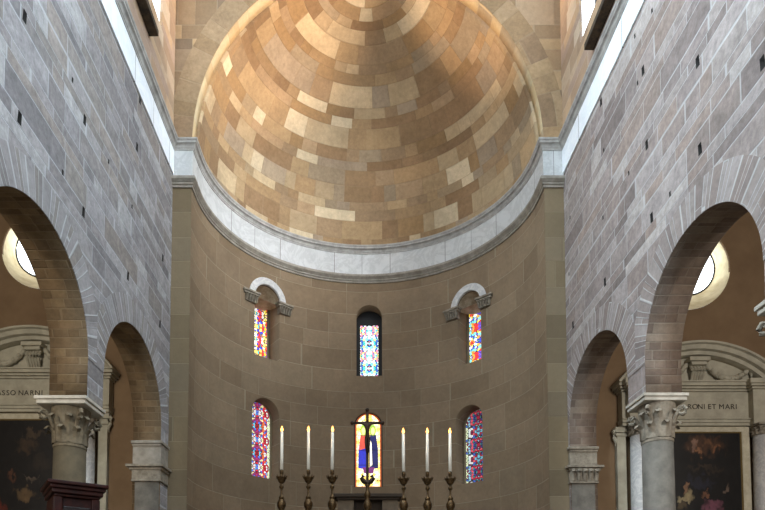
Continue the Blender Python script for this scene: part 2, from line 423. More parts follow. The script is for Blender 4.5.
# clerestory above the cornice, with one window each side
def clerestory(side):
    X = XL if side == 'left' else XR; s = -1 if side == 'left' else 1
    e = atX(162 if side == 'left' else 580, 29 if side == 'left' else 43, X)
    y1 = e.y; y0 = y1 - 1.5; z0 = e.z
    out = [(-9.5, ZC1-.02), (D+.35, ZC1-.02), (D+.35, ZT), (-9.5, ZT)]
    hole = [(y0, z0), (y1, z0), (y1, z0+2.9)] + arc_pts((y0+y1)/2, z0+2.9, (y1-y0)/2, 0, PI, 20)[1:-1] + [(y0, z0+2.9)]
    holes = [hole, [(y-5.5, z) for y, z in hole], [(y-11, z) for y, z in hole]]
    bm = slab2d([out] + holes, .8)
    for v in bm.verts: a, b, c = v.co; v.co = (X + s*c, a, b)
    bmesh.ops.recalc_face_normals(bm, faces=bm.faces)
    for f in bm.faces: f.normal_update()
    set_uv(bm, lambda f, co: (co.y, co.z) if abs(f.normal.x) > .5 else (co.x, co.z + co.y))
    structure(bm_obj('wall_%s_upper' % side, bm, 'clere'))
    for q, hl in enumerate(holes):
        wn = structure(bpy.data.objects.new('window_%d' % ((9 if s < 0 else 12) + q), None)); COL.objects.link(wn)
        b2 = slab2d([hl], .02)
        for v in b2.verts: a, b, c = v.co; v.co = (X + s*(.06+c), a, b)
        bm_obj('pane', b2, 'daylight', wn)
        ys_ = [p_[0] for p_ in hl]; ya, yb = min(ys_), max(ys_); b2 = bmesh.new()
        tube(b2, [(X+s*.05, (ya+yb)/2, z0), (X+s*.05, (ya+yb)/2, z0+3.6)], .025, 6)
        for zz in (z0+.02, z0+1.0, z0+2.0, z0+2.9): tube(b2, [(X+s*.05, ya, zz), (X+s*.05, yb, zz)], .02, 6)
        bm_obj('glazing_bars', b2, 'lead', wn)
    return y0, y1, z0
CL = {s: clerestory(s) for s in ('left', 'right')}

# ------------------------------------------------------------------ triumphal arch wall
loops = [[(XL-.3, ZC1-.02), (XA-RA, ZC1-.02)] + arc_pts(XA, ZC1, RZ, PI, 0, 90, RA) + [(XA+RA, ZC1-.02), (XR+.3, ZC1-.02), (XR+.3, ZT), (XL-.3, ZT)]]
bm = slab2d(loops, YA-D)
for v in bm.verts: a, b, c = v.co; v.co = (a, D + c, b)
bmesh.ops.recalc_face_normals(bm, faces=bm.faces)
for f in bm.faces:
    f.normal_update()
    if abs(f.normal.y) < .5 and abs(math.hypot((f.calc_center_median().x-XA)/RA, (f.calc_center_median().z-ZC1)/RZ)-1) < .02: f.material_index = 1
set_uv(bm, lambda f, co: (co.x, co.z) if f.material_index == 0 else (co.y, RA*math.atan2(co.z-ZC1, co.x-XA)))
structure(bm_obj('wall_arch', bm, ['archface', 'archring']))
# voussoirs on the face of the arch
bm = bmesh.new(); uv = bm.loops.layers.uv.verify(); prev = None; n = 90
for i in range(n+1):
    a = PI*i/n
    wd = .56
    q = [bm.verts.new((XA + rr*math.cos(a), y, ZC1 + (rr+RZ-RA)*math.sin(a))) for rr, y in ((RA+.002, D+.05), (RA+.002, D-.012), (RA+wd, D-.012), (RA+wd, D+.05))]
    if prev:
        for j in range(3):
            f = bm.faces.new((prev[j], prev[j+1], q[j+1], q[j]))
            for l, (jj, ii) in zip(f.loops, ((j,i-1),(j+1,i-1),(j+1,i),(j,i))): l[uv].uv = (jj*.3, RA*1.06*PI*ii/n)
    prev = q
structure(bm_obj('trim_5', bm, 'archfacering'))

# ------------------------------------------------------------------ semi-dome
bm = bmesh.new(); uv = bm.loops.layers.uv.verify(); NT_, NP = 120, 60; RD = RA - .05; RDB = RB - .05; g = []
for j in range(NP+1):
    ph = PI/2*j/NP
    g.append([bm.verts.new((XA + RD*math.cos(ph)*math.cos(PI*i/NT_), YA - .004 + RDB*math.cos(ph)*math.sin(PI*i/NT_), ZC1 - .03 + (RZ-.02)*math.sin(ph))) for i in range(NT_+1)])
for j in range(NP):
    for i in range(NT_):
        f = bm.faces.new((g[j][i], g[j][i+1], g[j+1][i+1], g[j+1][i])); f.smooth = True
        for l, (ii, jj) in zip(f.loops, ((i,j),(i+1,j),(i+1,j+1),(i,j+1))): l[uv].uv = (4.0*PI*ii/NT_, 4.15*PI/2*jj/NP)
me = bpy.data.meshes.new('ceiling_apse'); bm.to_mesh(me); bm.free()
dome = structure(link('ceiling_apse', me, 'dome'))
sm = dome.modifiers.new('thickness', 'SOLIDIFY'); sm.thickness = .35; sm.offset = 1

# ------------------------------------------------------------------ apse wall with its window niches
SC = 4.0
def apse_pt(s, depth, z):
    t = s/SC
    if t < 0: return Vector((XA + RA + depth, YA + s, z))            # straight jamb on the right
    if t > PI: return Vector((XA - RA - depth, YA - (s - PI*SC), z))
    return Vector((XA + (RA+depth)*math.cos(t), YA + (RB+depth)*math.sin(t), z))
def apse_hit(px, py, depth=0.0):
    """surface parameter s and height where a sight line meets the apse wall"""
    d = ray(px, py); lo = None
    best = min((abs((YA + (RB+depth)*math.sin(t))*d.x/d.y - XA - (RA+depth)*math.cos(t)), t) for t in [PI*(.02+.96*i/4000) for i in range(4001)])
    t = best[1]; k = (YA + (RB+depth)*math.sin(t))/d.y
    return t*SC, d.z*k + EYE
# name: (x left, x right, foot y, head y, arched)   all measured on the wall face
WIN = {1: (254.5, 279.5, 358, 302, False), 2: (356.5, 382, 376, 305, True), 3: (457.5, 481, 363, 307, False),
       4: (252, 279, 478, 398, True), 5: (354, 382.5, 487, 412, True), 6: (455.5, 482.5, 483, 405, True)}
GLASS_DEPTH = {1: .60, 2: .38, 3: .56, 4: .42, 5: .10, 6: .48}
loops = [[(-.28, 0), (PI*SC+.28, 0), (PI*SC+.28, ZC1), (-.28, ZC1)]]
NI = {}
for k, (xa, xb, yf, yh, arch) in WIN.items():
    xm = (xa+xb)/2
    s0 = apse_hit(xa, (yf+yh)/2)[0]; s1 = apse_hit(xb, (yf+yh)/2)[0]
    s0, s1 = min(s0, s1), max(s0, s1); sc_, zf = apse_hit(xm, yf); zh = apse_hit(xm, yh)[1]
    hw = (s1-s0)/2; sm_ = (s0+s1)/2
    if arch:
        lp = [(s0, zf), (s1, zf), (s1, zh-hw)] + arc_pts(sm_, zh-hw, hw, 0, PI, 16)[1:-1] + [(s0, zh-hw)]
    else:
        lp = [(s0, zf), (s1, zf), (s1, zh), (s0, zh)]
    if k in (1, 3): lp = [(s0, zf), (s1, zf), (s1, zh)] + arc_pts(sm_, zh+.06, hw, 0, PI, 16) + [(s0, zh)]
    loops.append(lp); NI[k] = (sm_, hw, zf, zh, arch)
bm = slab2d(loops, .9)
for i in range(181):
    x = -.001 + (PI*SC+.002)*i/180
    bmesh.ops.bisect_plane(bm, geom=bm.verts[:]+bm.edges[:]+bm.faces[:], plane_co=(x,0,0), plane_no=(1,0,0))
set_uv(bm, lambda f, co: (co.x, co.y) if abs(f.normal.z) > .5 else (co.x + co.z, co.y))
for v in bm.verts: v.co = apse_pt(v.co.x, v.co.z, v.co.y)
structure(bm_obj('wall_apse', bm, 'apse'))

# pilasters at the mouth of the apse
for k, (x0, x1) in enumerate(((XL, XA-RA), (XA+RA, XR))):
    bm = bmesh.new(); box(bm, x0-.05*(k==0), x1+.05*(k==1), D, D+.021, 0, ZC1)
    bmesh.ops.recalc_face_normals(bm, faces=bm.faces); set_uv(bm, lambda f, co: (co.x + 1.0 + co.y*.0, co.z))
    structure(bm_obj('wall_pilaster_' + ('left', 'right')[k], bm, 'pil'))

# ------------------------------------------------------------------ cornices and frieze
curve = [(XA + RA*math.cos(PI - PI*i/100), YA + RB*math.sin(PI - PI*i/100)) for i in range(101)]
inner = [(XL, D), (XA-RA, D)] + curve + [(XA+RA, D), (XR, D)]
full = [(XL, -9)] + inner + [(XR, -9)]
h = ZC1 - ZC0
structure(sweep('trim_6', full, [(0, ZC0-.02), (.045, ZC0-.02), (.045, ZC0+.02), (.06, ZC0+.03), (.07, ZC0+.06), (.09, ZC0+.085), (.125, ZC0+.10),
                                 (.135, ZC0+.105), (.135, ZC0+.145), (.15, ZC0+.155), (.165, ZC1-.02), (.165, ZC1), (0, ZC1+.01)], 'cornice'))
structure(sweep('trim_7', [(XL, -9), (XL, D-.0)], [(.0, ZF), (.03, ZF), (.03, ZC0), (0, ZC0)], 'frieze_nave'))
structure(sweep('trim_8', [(XR, D), (XR, -9)], [(.0, ZF), (.03, ZF), (.03, ZC0), (0, ZC0)], 'frieze_nave'))
structure(sweep('trim_9', inner, [(0, ZM1-.02), (.028, ZM1-.02), (.028, ZC0), (0, ZC0)], 'frieze'))
structure(sweep('trim_10', inner, [(0, ZM0), (.03, ZM0), (.035, ZM0+.05), (.06, ZM0+.065), (.06, ZM0+.10), (.075, ZM0+.11), (.11, ZM0+.15), (.12, ZM0+.16),
                                  (.12, ZM0+.20), (.10, ZM0+.215), (.10, ZM1), (0, ZM1)], 'mould'))

# ------------------------------------------------------------------ stained glass
GL = {1: stained('glass_many_coloured', [(255,214,40),(60,70,200),(220,50,50),(235,235,230),(60,180,195),(250,140,40),(255,236,120),(150,60,170),(240,70,60)], 1.25, 15, .78, .07),
      2: stained('glass_turquoise', [(120,225,225),(40,100,190),(235,250,245),(70,200,190),(220,245,250),(240,220,130),(50,90,170),(190,240,235),(230,130,150),(225,250,245)], 1.5, 15, .80, .06, 2.0),
      3: stained('glass_blue_and_yellow', [(255,220,60),(60,80,210),(225,60,60),(245,245,250),(120,210,210),(110,80,190),(252,240,140),(250,160,70),(240,235,250)], 1.5, 14, .86, .06, 4.0),
      4: stained('glass_red_and_blue', [(190,45,50),(80,110,200),(235,230,225),(225,110,60),(200,40,60),(100,180,200),(170,35,45),(230,215,160),(150,50,110)], 1.15, 16, .80, .06, 6.0, .34),
      6: stained('glass_deep_red_and_blue', [(150,35,55),(60,90,170),(100,165,180),(200,80,90),(215,215,210),(60,55,120),(50,130,130),(120,35,65),(130,170,190)], .9, 16, .80, .07, 8.0, .34)}
def quad_loop(bm, pts, mi=0):
    f = bm.faces.new([bm.verts.new(p) for p in pts]); f.material_index = mi; return f
def pane_outline(hw, z0, z1, arch):
    if arch: return [(-hw, z0), (hw, z0), (hw, z1-hw)] + arc_pts(0, z1-hw, hw, 0, PI, 16)[1:-1] + [(-hw, z1-hw)]
    return [(-hw, z0), (hw, z0), (hw, z1), (-hw, z1)]
def window_frame_local(s, depth):
    """origin, unit tangent (to the right as seen from inside), unit outward"""
    o = apse_pt(s, depth, 0); a = apse_pt(s-.02, depth, 0); b = apse_pt(s+.02, depth, 0)
    t = (a-b).normalized(); nrm = Vector((-t.y, t.x, 0))
    if nrm.y < 0 and abs(nrm.y) > .3: nrm = -nrm
    return o, t, nrm
for k, (s, hw, zf, zh, arch) in NI.items():
    o, t, nr = window_frame_local(s, GLASS_DEPTH[k])
    # glass head lower than the niche head in the upper middle window
    garch = k in (4, 6); z1 = zh
    if k == 2: z1 = apse_hit(369, 325, GLASS_DEPTH[k])[1]
    if k == 1: z1 = apse_hit(262, 304, GLASS_DEPTH[k])[1]
    if k == 3: z1 = apse_hit(474, 309, GLASS_DEPTH[k])[1]
    if k == 5: continue
    def put(u, z, d): return o + t*u + nr*d + Vector((0, 0, z))
    gw = hw*(.80 if k == 2 else .98)
    lp = pane_outline(gw, zf+.01, z1-.01, garch)
    frm = structure(bpy.data.objects.new('window_%d' % k, None)); COL.objects.link(frm)
    bm = slab2d([lp], .02)
    set_uv(bm, lambda f, co: (co.x, co.y - zf))
    for v in bm.verts: v.co = put(v.co.x, v.co.y, v.co.z)
    bm_obj('pane', bm, GL[k], frm)
    zt_ = max(zh, z1) + .05; wo = [(-hw-.05, zf-.05), (hw+.05, zf-.05), (hw+.05, zt_), (-hw-.05, zt_)]
    bm = slab2d([wo, pane_outline(gw-.015, zf+.02, z1-.025, garch)], .05)
    for v in bm.verts: v.co = put(v.co.x, v.co.y, v.co.z - .005)
    bm_obj('frame', bm, 'lead' if k == 2 else 'pil', frm)

# central lower window: two robed figures in a pale gold border
s, hw, zf, zh, arch = NI[5]
o, t, nr = window_frame_local(s, GLASS_DEPTH[5])
def col_glass(name, c, k=1.4):
    n = NT(name); g = n.noise(9, 3); cc = gain(n, g, .35, n.mix(0.0, lin(c), lin(c)))
    n.put(n.b.inputs['Emission Color'], cc); n.b.inputs['Emission Strength'].default_value = k
    return n.done(cc, .3)
G5 = [stained('glass_pale_gold', [(255,236,150),(255,246,200),(246,214,110),(240,200,90),(255,250,225)], 1.5, 9, .40, .03, 3.0),
      col_glass('glass_orange_border', (190,84,22), .55), col_glass('glass_blue', (40,44,180), .9), col_glass('glass_dark_blue', (26,22,92), .7),
      col_glass('glass_red', (214,80,60), 1.0), col_glass('glass_green', (150,190,70), 1.2), col_glass('glass_skin', (250,210,150), 1.3), col_glass('glass_violet', (120,40,110), .8),
      col_glass('glass_white', (250,240,215), 1.4)]
W5 = structure(bpy.data.objects.new('window_5', None)); COL.objects.link(W5)
H5 = zh - zf
bm = bmesh.new(); uvl = bm.loops.layers.uv.verify()
def flat5(pts, d, mi):
    f = bm.faces.new([bm.verts.new((u, zf + v, d)) for u, v in pts]); f.material_index = mi
    for l in f.loops: l[uvl].uv = (l.vert.co.x, l.vert.co.y - zf)
rng = pane_outline(hw, 0, H5, True); flat5(rng, 0, 1)
flat5(pane_outline(hw*.86, .04, H5-hw*.14, True), -.006, 0)
def ell(cx, cz, rx, rz, mi, d=-.012, n=18): flat5([(cx + rx*math.cos(2*PI*i/n), cz + rz*math.sin(2*PI*i/n)) for i in range(n)], d, mi)
q = hw
ell(0, H5-.22, q*.60, .17, 0, -.009)
flat5([(-.74*q,.26*H5),(-.10*q,.24*H5),(-.08*q,.55*H5),(-.14*q,.66*H5),(-.60*q,.66*H5),(-.72*q,.5*H5)], -.012, 2)       # blue robe
flat5([(-.68*q,.50*H5),(-.10*q,.53*H5),(-.16*q,.70*H5),(-.58*q,.70*H5)], -.015, 4)                                        # red mantle
ell(-.36*q, .755*H5, .13*q, .05*H5, 6, -.018); ell(-.36*q, .765*H5, .24*q, .075*H5, 5, -.0165)
flat5([(.08*q,.24*H5),(.74*q,.26*H5),(.72*q,.52*H5),(.58*q,.70*H5),(.14*q,.70*H5),(.06*q,.5*H5)], -.012, 3)             # dark blue robe
flat5([(.14*q,.28*H5),(.30*q,.30*H5),(.24*q,.60*H5),(.12*q,.64*H5)], -.015, 8)                                            # white scarf
ell(.34*q, .755*H5, .13*q, .05*H5, 6, -.018); ell(.34*q, .765*H5, .24*q, .075*H5, 5, -.0165)
flat5([(-.3*q,.19*H5),(.36*q,.19*H5),(.46*q,.27*H5),(-.44*q,.27*H5)], -.014, 7)                                           # violet ground
for v in bm.verts:
    u, z, d = v.co; v.co = o + t*u + nr*d + Vector((0, 0, z))
me = bpy.data.meshes.new('pane'); bm.to_mesh(me); bm.free(); link('pane', me, G5, W5)
bm = slab2d([pane_outline(hw+.05, zf-.05, zh+.05, True), pane_outline(hw-.012, zf+.012, zh-.012, True)], .05)
for v in bm.verts: u, z, d = v.co; v.co = o + t*u + nr*(d-.03) + Vector((0, 0, z))
bm_obj('frame', bm, 'lead', W5)
bm = bmesh.new(); lines = []
for v_ in (.09, .30, .50, .70): 
    a = o + t*(-hw) + nr*(-.02) + Vector((0,0,zf+v_*H5)); b = o + t*hw + nr*(-.02) + Vector((0,0,zf+v_*H5)); tube(bm, [a, b], .006, 6)
bm_obj('saddle_bar', bm, 'lead', W5)

# marble hoods with carved imposts over the two upper side windows
HOODS = {1: ((269.5, 303), 16.5, 27), 3: ((469.5, 307), 16.5, 25)}
for hk, k in enumerate((1, 3)):
    s, hw, zf, zh, arch = NI[k]
    o, t, nr = window_frame_local(s, 0)
    def P(u, z, d): return o + t*u + nr*d + Vector((0, 0, z))
    ro = hw + .19; ri = hw + .005; st = .06
    hood = structure(bpy.data.objects.new('trim_%d' % (11+hk), None)); COL.objects.link(hood)
    bm = slab2d([[(ro, zh), (ro, zh+st)] + arc_pts(0, zh+st, ro, 0, PI, 28)[1:-1] + [(-ro, zh+st), (-ro, zh), (-ri, zh), (-ri, zh+st)] + arc_pts(0, zh+st, ri, PI, 0, 28)[1:-1] + [(ri, zh+st), (ri, zh)]], .16)
    for v in bm.verts: v.co = P(v.co.x, v.co.y, v.co.z - .08)
    bm_obj('hood_arch', bm, 'marble', hood)
    bm = bmesh.new(); N = 20; GD = GLASS_DEPTH[k] - .03                      # scalloped lunette over the opening
    ctr = []
    for j in range(9):
        f = j/8; rr = ri*math.cos(f*PI/2*.97)
        ctr.append([bm.verts.new(P(rr*math.cos(PI*i/N), zh + .04 + rr*math.sin(PI*i/N), .02 + GD*math.sin(f*PI/2))) for i in range(N+1)])
    for a, b in zip(ctr, ctr[1:]):
        for i in range(N): bm.faces.new((a[i], a[i+1], b[i+1], b[i]))
    bm.faces.new([r_[0] for r_ in ctr] + [r_[N] for r_ in reversed(ctr)])
    bm_obj('lunette', bm, 'lunette', hood, False)
    for sg in (-1, 1):
        bm = bmesh.new(); x0, x1 = (hw*.86, ro+.16)
        if sg < 0: x0, x1 = -x1, -x0
        vs = []
        for z0, z1, e, d0 in ((zh+.03, zh+.09, .06, -.17), (zh-.03, zh+.03, .03, -.14), (zh-.22, zh-.03, -.02, -.10)):
            b2 = bmesh.new(); box(b2, x0-e, x1+e, d0, .05, z0, z1, .008)
            for v in b2.verts: v.co = P(v.co.x, v.co.z, v.co.y)
            me = bpy.data.meshes.new('t'); b2.to_mesh(me); b2.free(); bm.from_mesh(me); bpy.data.meshes.remove(me)
        for i in range(5):                                                  # carved leaves under the shelf
            u = x0 + (x1-x0)*(i+.5)/5
            pts = [P(u, zh-.21, -.11), P(u, zh-.13, -.14), P(u, zh-.05, -.17), P(u, zh-.06, -.20), P(u, zh-.10, -.19)]
            tube(bm, pts, [.02, .03, .034, .026, .012], 6)
        bm_obj('impost', bm, 'cap', hood)

# ------------------------------------------------------------------ aisles: end walls, outer walls, vaults, round windows
OC = {'left': ((43, 249), 42.0, (45, 250), 29.0), 'right': ((685, 266), 46.0, (686, 268), 28.5)}
YE = 14.0
for side in ('left', 'right'):
    s = -1 if side == 'left' else 1
    xi = (XL if s < 0 else XR) + s*(WT - .02); xo = (-10.6 if s < 0 else 11.2)
    (ox, oy), orad, (gx, gy), grad = OC[side]
    c = atY(ox, oy, YE); R0 = orad/F*YE*1.01; g = atY(gx, gy, YE+.7); R1 = grad/F*(YE+.7)*1.03
    loops = [[(min(xi, xo), 0), (max(xi, xo), 0), (max(xi, xo), 14.6), (min(xi, xo), 14.6)], arc_pts(c.x, c.z, R0, 0, 2*PI, 48)[:-1]]
    bm = slab2d(loops, .06)
    for v in bm.verts: a, b, d = v.co; v.co = (a, YE + d, b)
    structure(bm_obj('wall_aisle_' + side, bm, 'plaster'))
    win = structure(bpy.data.objects.new('window_%d' % (7 if s < 0 else 8), None)); COL.objects.link(win)
    bm = bmesh.new(); n = 48                                               # splayed reveal
    a = [bm.verts.new((c.x + R0*math.cos(2*PI*i/n), YE-.002, c.z + R0*math.sin(2*PI*i/n))) for i in range(n)]
    b = [bm.verts.new((g.x + R1*math.cos(2*PI*i/n), YE+.7, g.z + R1*math.sin(2*PI*i/n))) for i in range(n)]
    for i in range(n): bm.faces.new((a[i], a[(i+1)%n], b[(i+1)%n], b[i]))
    bm_obj('reveal', bm, 'reveal', win, True)
    bm = slab2d([arc_pts(g.x, g.z, R1*1.05, 0, 2*PI, 40)[:-1]], .02)
    for v in bm.verts: x_, z_, d = v.co; v.co = (x_, YE+.7+d, z_)
    bm_obj('pane', bm, 'daylight', win)
    bm = bmesh.new()
    tube(bm, [(g.x + R1*math.cos(2*PI*i/40), YE+.69, g.z + R1*math.sin(2*PI*i/40)) for i in range(41)], .03, 6)
    bm_obj('frame', bm, 'lead', win)
    bm = bmesh.new(); box(bm, min(xo, xo+s*.3), max(xo, xo+s*.3), -9.5, YE+.06, 0, 14.6)
    structure(bm_obj('wall_aisle_outer_' + side, bm, 'plaster'))
    bm = bmesh.new(); box(bm, min(xi, xo+s*.3), max(xi, xo+s*.3), -9.5, YE+.06, 12.2, 12.5)
    structure(bm_obj('ceiling_aisle_' + side, bm, 'plaster'))

# ------------------------------------------------------------------ carved capital
def capital_bm(bm, cx, cy, z0, z1, r0, r1, half, leaves=8):
    """bell with two rows of curling leaves and four corner volutes, under a square abacus of the given half width"""
    h = z1 - z0
    lathe(bm, [(r0*1.08, z0), (r0*1.10, z0+.03*h/.6), (r0*1.0, z0+.06*h/.6), (r0*1.0, z0+.35*h), (r0*1.12, z0+.65*h), (r1, z0+.9*h), (r1*1.02, z1)], 24, cx, cy)
    for row, (zb, zt, out) in enumerate(((.08, .50, .55), (.10, .78, .9))):
        for i in range(leaves):
            a = 2*PI*(i + .5*row)/leaves
            ca, sa = math.cos(a), math.sin(a); tw = 2*PI*r0/leaves*.46
            rows = []
            for q in range(8):
                f = q/7
                z = z0 + h*(zb + (zt-zb)*min(1, f*1.22)) - (h*.10*max(0, f-.82)/.18)
                r = r0*1.04 + (r1-r0)*out*f*f + h*.16*max(0, f-.55)/.45
                wd = tw*(1.0 - .55*f*f) * (1 + .15*math.sin(q*2.6))
                rows.append([bm.verts.new((cx + ca*(r + bulge) - sa*u*wd, cy + sa*(r + bulge) + ca*u*wd, z)) for u, bulge in ((-1, -.004), (-.5, .012), (0, .026), (.5, .012), (1, -.004))])
            for aa, bb in zip(rows, rows[1:]):
                for j in range(4): bm.faces.new((aa[j], aa[j+1], bb[j+1], bb[j]))
    for i in range(4):
        a = PI/4 + PI/2*i; ca, sa = math.cos(a), math.sin(a)
        pts = []; rads = []
        for q in range(16):
            f = q/15
            if f < .5:
                g_ = f/.5; r = r0*1.1 + (half*1.26 - r0*1.1)*g_**1.6; z = z0 + h*(.45 + .42*g_)
            else:
                th = (f-.5)/.5*PI*2.2; rr = .13*h*(1-(f-.5)*1.3)
                r = half*1.26 + rr*math.sin(th) - .0; z = z0 + h*.87 - .13*h + rr*math.cos(th)
            pts.append((cx + ca*r, cy + sa*r, z)); rads.append(.055*h if f < .5 else .055*h*(1.3-f*.6))
        tube(bm, pts, rads, 6)

def nave_column(X, Y, za, label, side):
    """centre of the shaft, top of the abacus"""
    root = empty('stone_column', (X, Y, 0), label, 'column', 'columns of the nave arcade')
    half = .40 if side == 'left' else .365; hc = .66; zc = za - .13
    bm = bmesh.new()
    box(bm, -half*1.06, half*1.06, -half*.94, half*.94, za-.06, za-.004, .008); box(bm, -half, half, -half*.88, half*.88, za-.13, za-.06, .012)
    bm_obj('abacus', bm, 'abacus', root)
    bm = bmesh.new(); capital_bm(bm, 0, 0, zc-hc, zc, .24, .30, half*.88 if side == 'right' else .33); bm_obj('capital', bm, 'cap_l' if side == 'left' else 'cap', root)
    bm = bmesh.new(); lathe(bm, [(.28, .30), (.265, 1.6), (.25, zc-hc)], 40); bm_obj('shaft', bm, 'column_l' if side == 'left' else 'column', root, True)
    bm = bmesh.new(); lathe(bm, [(.40, .12), (.41, .16), (.36, .2), (.33, .24), (.35, .28), (.29, .30)], 32); box(bm, -.42, .42, -.42, .42, 0, .12, .01)
    bm_obj('base', bm, 'abacus', root)
    return root
nave_column(XL-.40, (9.33+9.91)/2, ARCH['left']['za'], 'weathered stone column with carved leaf capital behind the dark red wood cabinet', 'left')
nave_column(XR+.34, (9.77+10.40)/2, ARCH['right']['za'], 'grey stone column with carved leaf capital between the two right-hand arches', 'right')
nave_column(XR+.34, (6.35+6.85)/2+.05, ARCH['right']['za'], 'near right column whose pale abacus corner pokes in at the right photo edge', 'right')

# responds at the east end of each arcade: pier, leafy capital, carved block
for side in ('left', 'right'):
    A = ARCH[side]; s = -1 if side == 'left' else 1; X = XL if s < 0 else XR
    yf = A['c'][2] + A['r'][2]
    def rb(bm, xin, xout, dy, z0, z1, bev=.01):
        a = X - s*xin; b = X + s*(WT + xout)
        box(bm, min(a, b), max(a, b), yf - dy, D-.02, z0, z1, bev)
    px = 147 if s < 0 else 584
    z = [atY(px, y, yf).z for y in ((441, 465, 468, 480) if s < 0 else (447, 466, 470, 482))]
    pier = structure(bpy.data.objects.new('wall_respond_' + side, None)); COL.objects.link(pier)
    bm = bmesh.new(); rb(bm, -.02, -.06, .02, 0, z[3]); bmesh.ops.recalc_face_normals(bm, faces=bm.faces); set_uv(bm, lambda f, co: (co.x, co.z)); bm_obj('pier', bm, 'column', pier)
    bm = bmesh.new(); rb(bm, .10, .12, .13, z[1]-.06, z[1]); rb(bm, .05, .06, .07, z[1]-.12, z[1]-.06); rb(bm, .02, .0, .05, z[3], z[1]-.12, .004); rb(bm, .03, .01, .07, z[3]-.04, z[3], .01)
    for i in range(5 if s > 0 else 0):
        xx = X + s*(-.02 + (WT+.04)*(i+.5)/5)
        tube(bm, [(xx, yf-.04, z[3]+.02), (xx, yf-.07, (z[1]+z[3])/2), (xx, yf-.12, z[1]-.13), (xx, yf-.15, z[1]-.16), (xx, yf-.13, z[1]-.21)], [.05, .06, .06, .045, .02], 8)
    for i in range(3 if s > 0 else 0):
        yy = yf + .02 + i*.16
        if yy < D-.1: tube(bm, [(X - s*.02, yy, z[3]+.02), (X - s*.05, yy, (z[1]+z[3])/2), (X - s*.09, yy, z[1]-.14), (X - s*.11, yy, z[1]-.19)], [.05, .06, .05, .02], 8)
    bm_obj('capital', bm, 'cap', pier)
    bm = bmesh.new(); rb(bm, .05, .03, .07, z[0]-.07, z[0], .015); rb(bm, .02, .01, .04, z[0]-.12, z[0]-.07, .01); rb(bm, .012, .0, .012, z[1], z[0]-.12, .003)
    bm_obj('impost', bm, 'cap' if s > 0 else 'mould', pier)

# ------------------------------------------------------------------ side altars in the aisles
def painting_mat(name, blobs, base):
    """dark oil painting: soft clumps of colour broken up by noise; UV 0..1"""
    n = NT(name); u, v = n.uv()
    cc = n.n('ShaderNodeCombineXYZ'); n.put(cc.inputs[0], u); n.put(cc.inputs[1], v)
    nz = n.n('ShaderNodeTexNoise'); nz.inputs['Scale'].default_value = 14; nz.inputs['Detail'].default_value = 6; n.put(nz.inputs['Vector'], cc.outputs[0])
    sp = n.n('ShaderNodeSeparateColor'); n.put(sp.inputs[0], nz.outputs['Color'])
    du = n.mth('ADD', u, n.mth('MULTIPLY_ADD', sp.outputs[0], .22, -.11)); dv = n.mth('ADD', v, n.mth('MULTIPLY_ADD', sp.outputs[1], .22, -.11))
    c = gain(n, nz.outputs[0], .9, n.mix(0.0, lin(base), lin(base)))
    for bx, by, rx, ry, colr, amt in blobs:
        e = n.mth('ADD', n.mth('POWER', n.mth('DIVIDE', n.mth('SUBTRACT', du, bx), rx), 2.0), n.mth('POWER', n.mth('DIVIDE', n.mth('SUBTRACT', dv, by), ry), 2.0))
        m_ = n.n('ShaderNodeMapRange', interpolation_type='SMOOTHSTEP'); n.put(m_.inputs[0], e); m_.inputs[1].default_value = 1.25; m_.inputs[2].default_value = .0
        m_.inputs[3].default_value = 0; m_.inputs[4].default_value = 1
        f = n.mth('MULTIPLY', m_.outputs[0], n.mth('MULTIPLY', amt, n.mth('MULTIPLY_ADD', sp.outputs[2], 1.3, .1)))
        c = n.mix(f, c, lin(colr))
    return n.done(c, .35, 0, .4)
P_R = painting_mat('painting_clouds_and_crowd', [(.58,.91,.26,.075,(84,56,38),.9),(.46,.905,.05,.03,(150,116,98),.8),(.62,.93,.06,.03,(112,76,50),.9),(.70,.89,.05,.03,(128,84,56),.9),(.52,.88,.05,.02,(150,104,72),.8),
    (.58,.76,.25,.03,(58,46,36),.9),(.34,.61,.045,.032,(140,104,78),1.1),(.34,.555,.09,.035,(150,132,98),1.1),(.57,.585,.05,.028,(128,86,62),1.1),(.64,.50,.13,.055,(124,74,88),1.1),(.82,.625,.03,.04,(104,86,74),.9),(.28,.49,.07,.05,(86,70,48),.9),(.5,.66,.2,.04,(40,40,52),.9)], (21,19,18))
P_L = painting_mat('painting_dark_figures', [(.52,.90,.12,.03,(78,62,46),.9),(.43,.83,.14,.05,(66,50,36),.9),(.26,.62,.06,.03,(84,52,36),1.0),(.50,.60,.10,.02,(92,78,66),1.0),(.43,.49,.14,.05,(100,78,52),1.0),
    (.62,.72,.12,.06,(44,35,28),.9),(.14,.42,.08,.05,(100,38,24),.9),(.72,.55,.05,.04,(86,70,56),.9)], (20,17,16))

def letter_strokes(txt, height, depth=.012):
    cu = bpy.data.curves.new('t', 'FONT'); cu.body = txt; cu.size = height*1.42; cu.extrude = depth/2; cu.align_x = 'CENTER'; cu.space_character = 1.12; cu.space_word = 1.1
    o = bpy.data.objects.new('t', cu); COL.objects.link(o)
    me = bpy.data.meshes.new_from_object(o.evaluated_get(bpy.context.evaluated_depsgraph_get()))
    bpy.data.objects.remove(o); bpy.data.curves.remove(cu)
    for v in me.vertices: a, b, c = v.co; v.co = (a, -c, b)
    return me

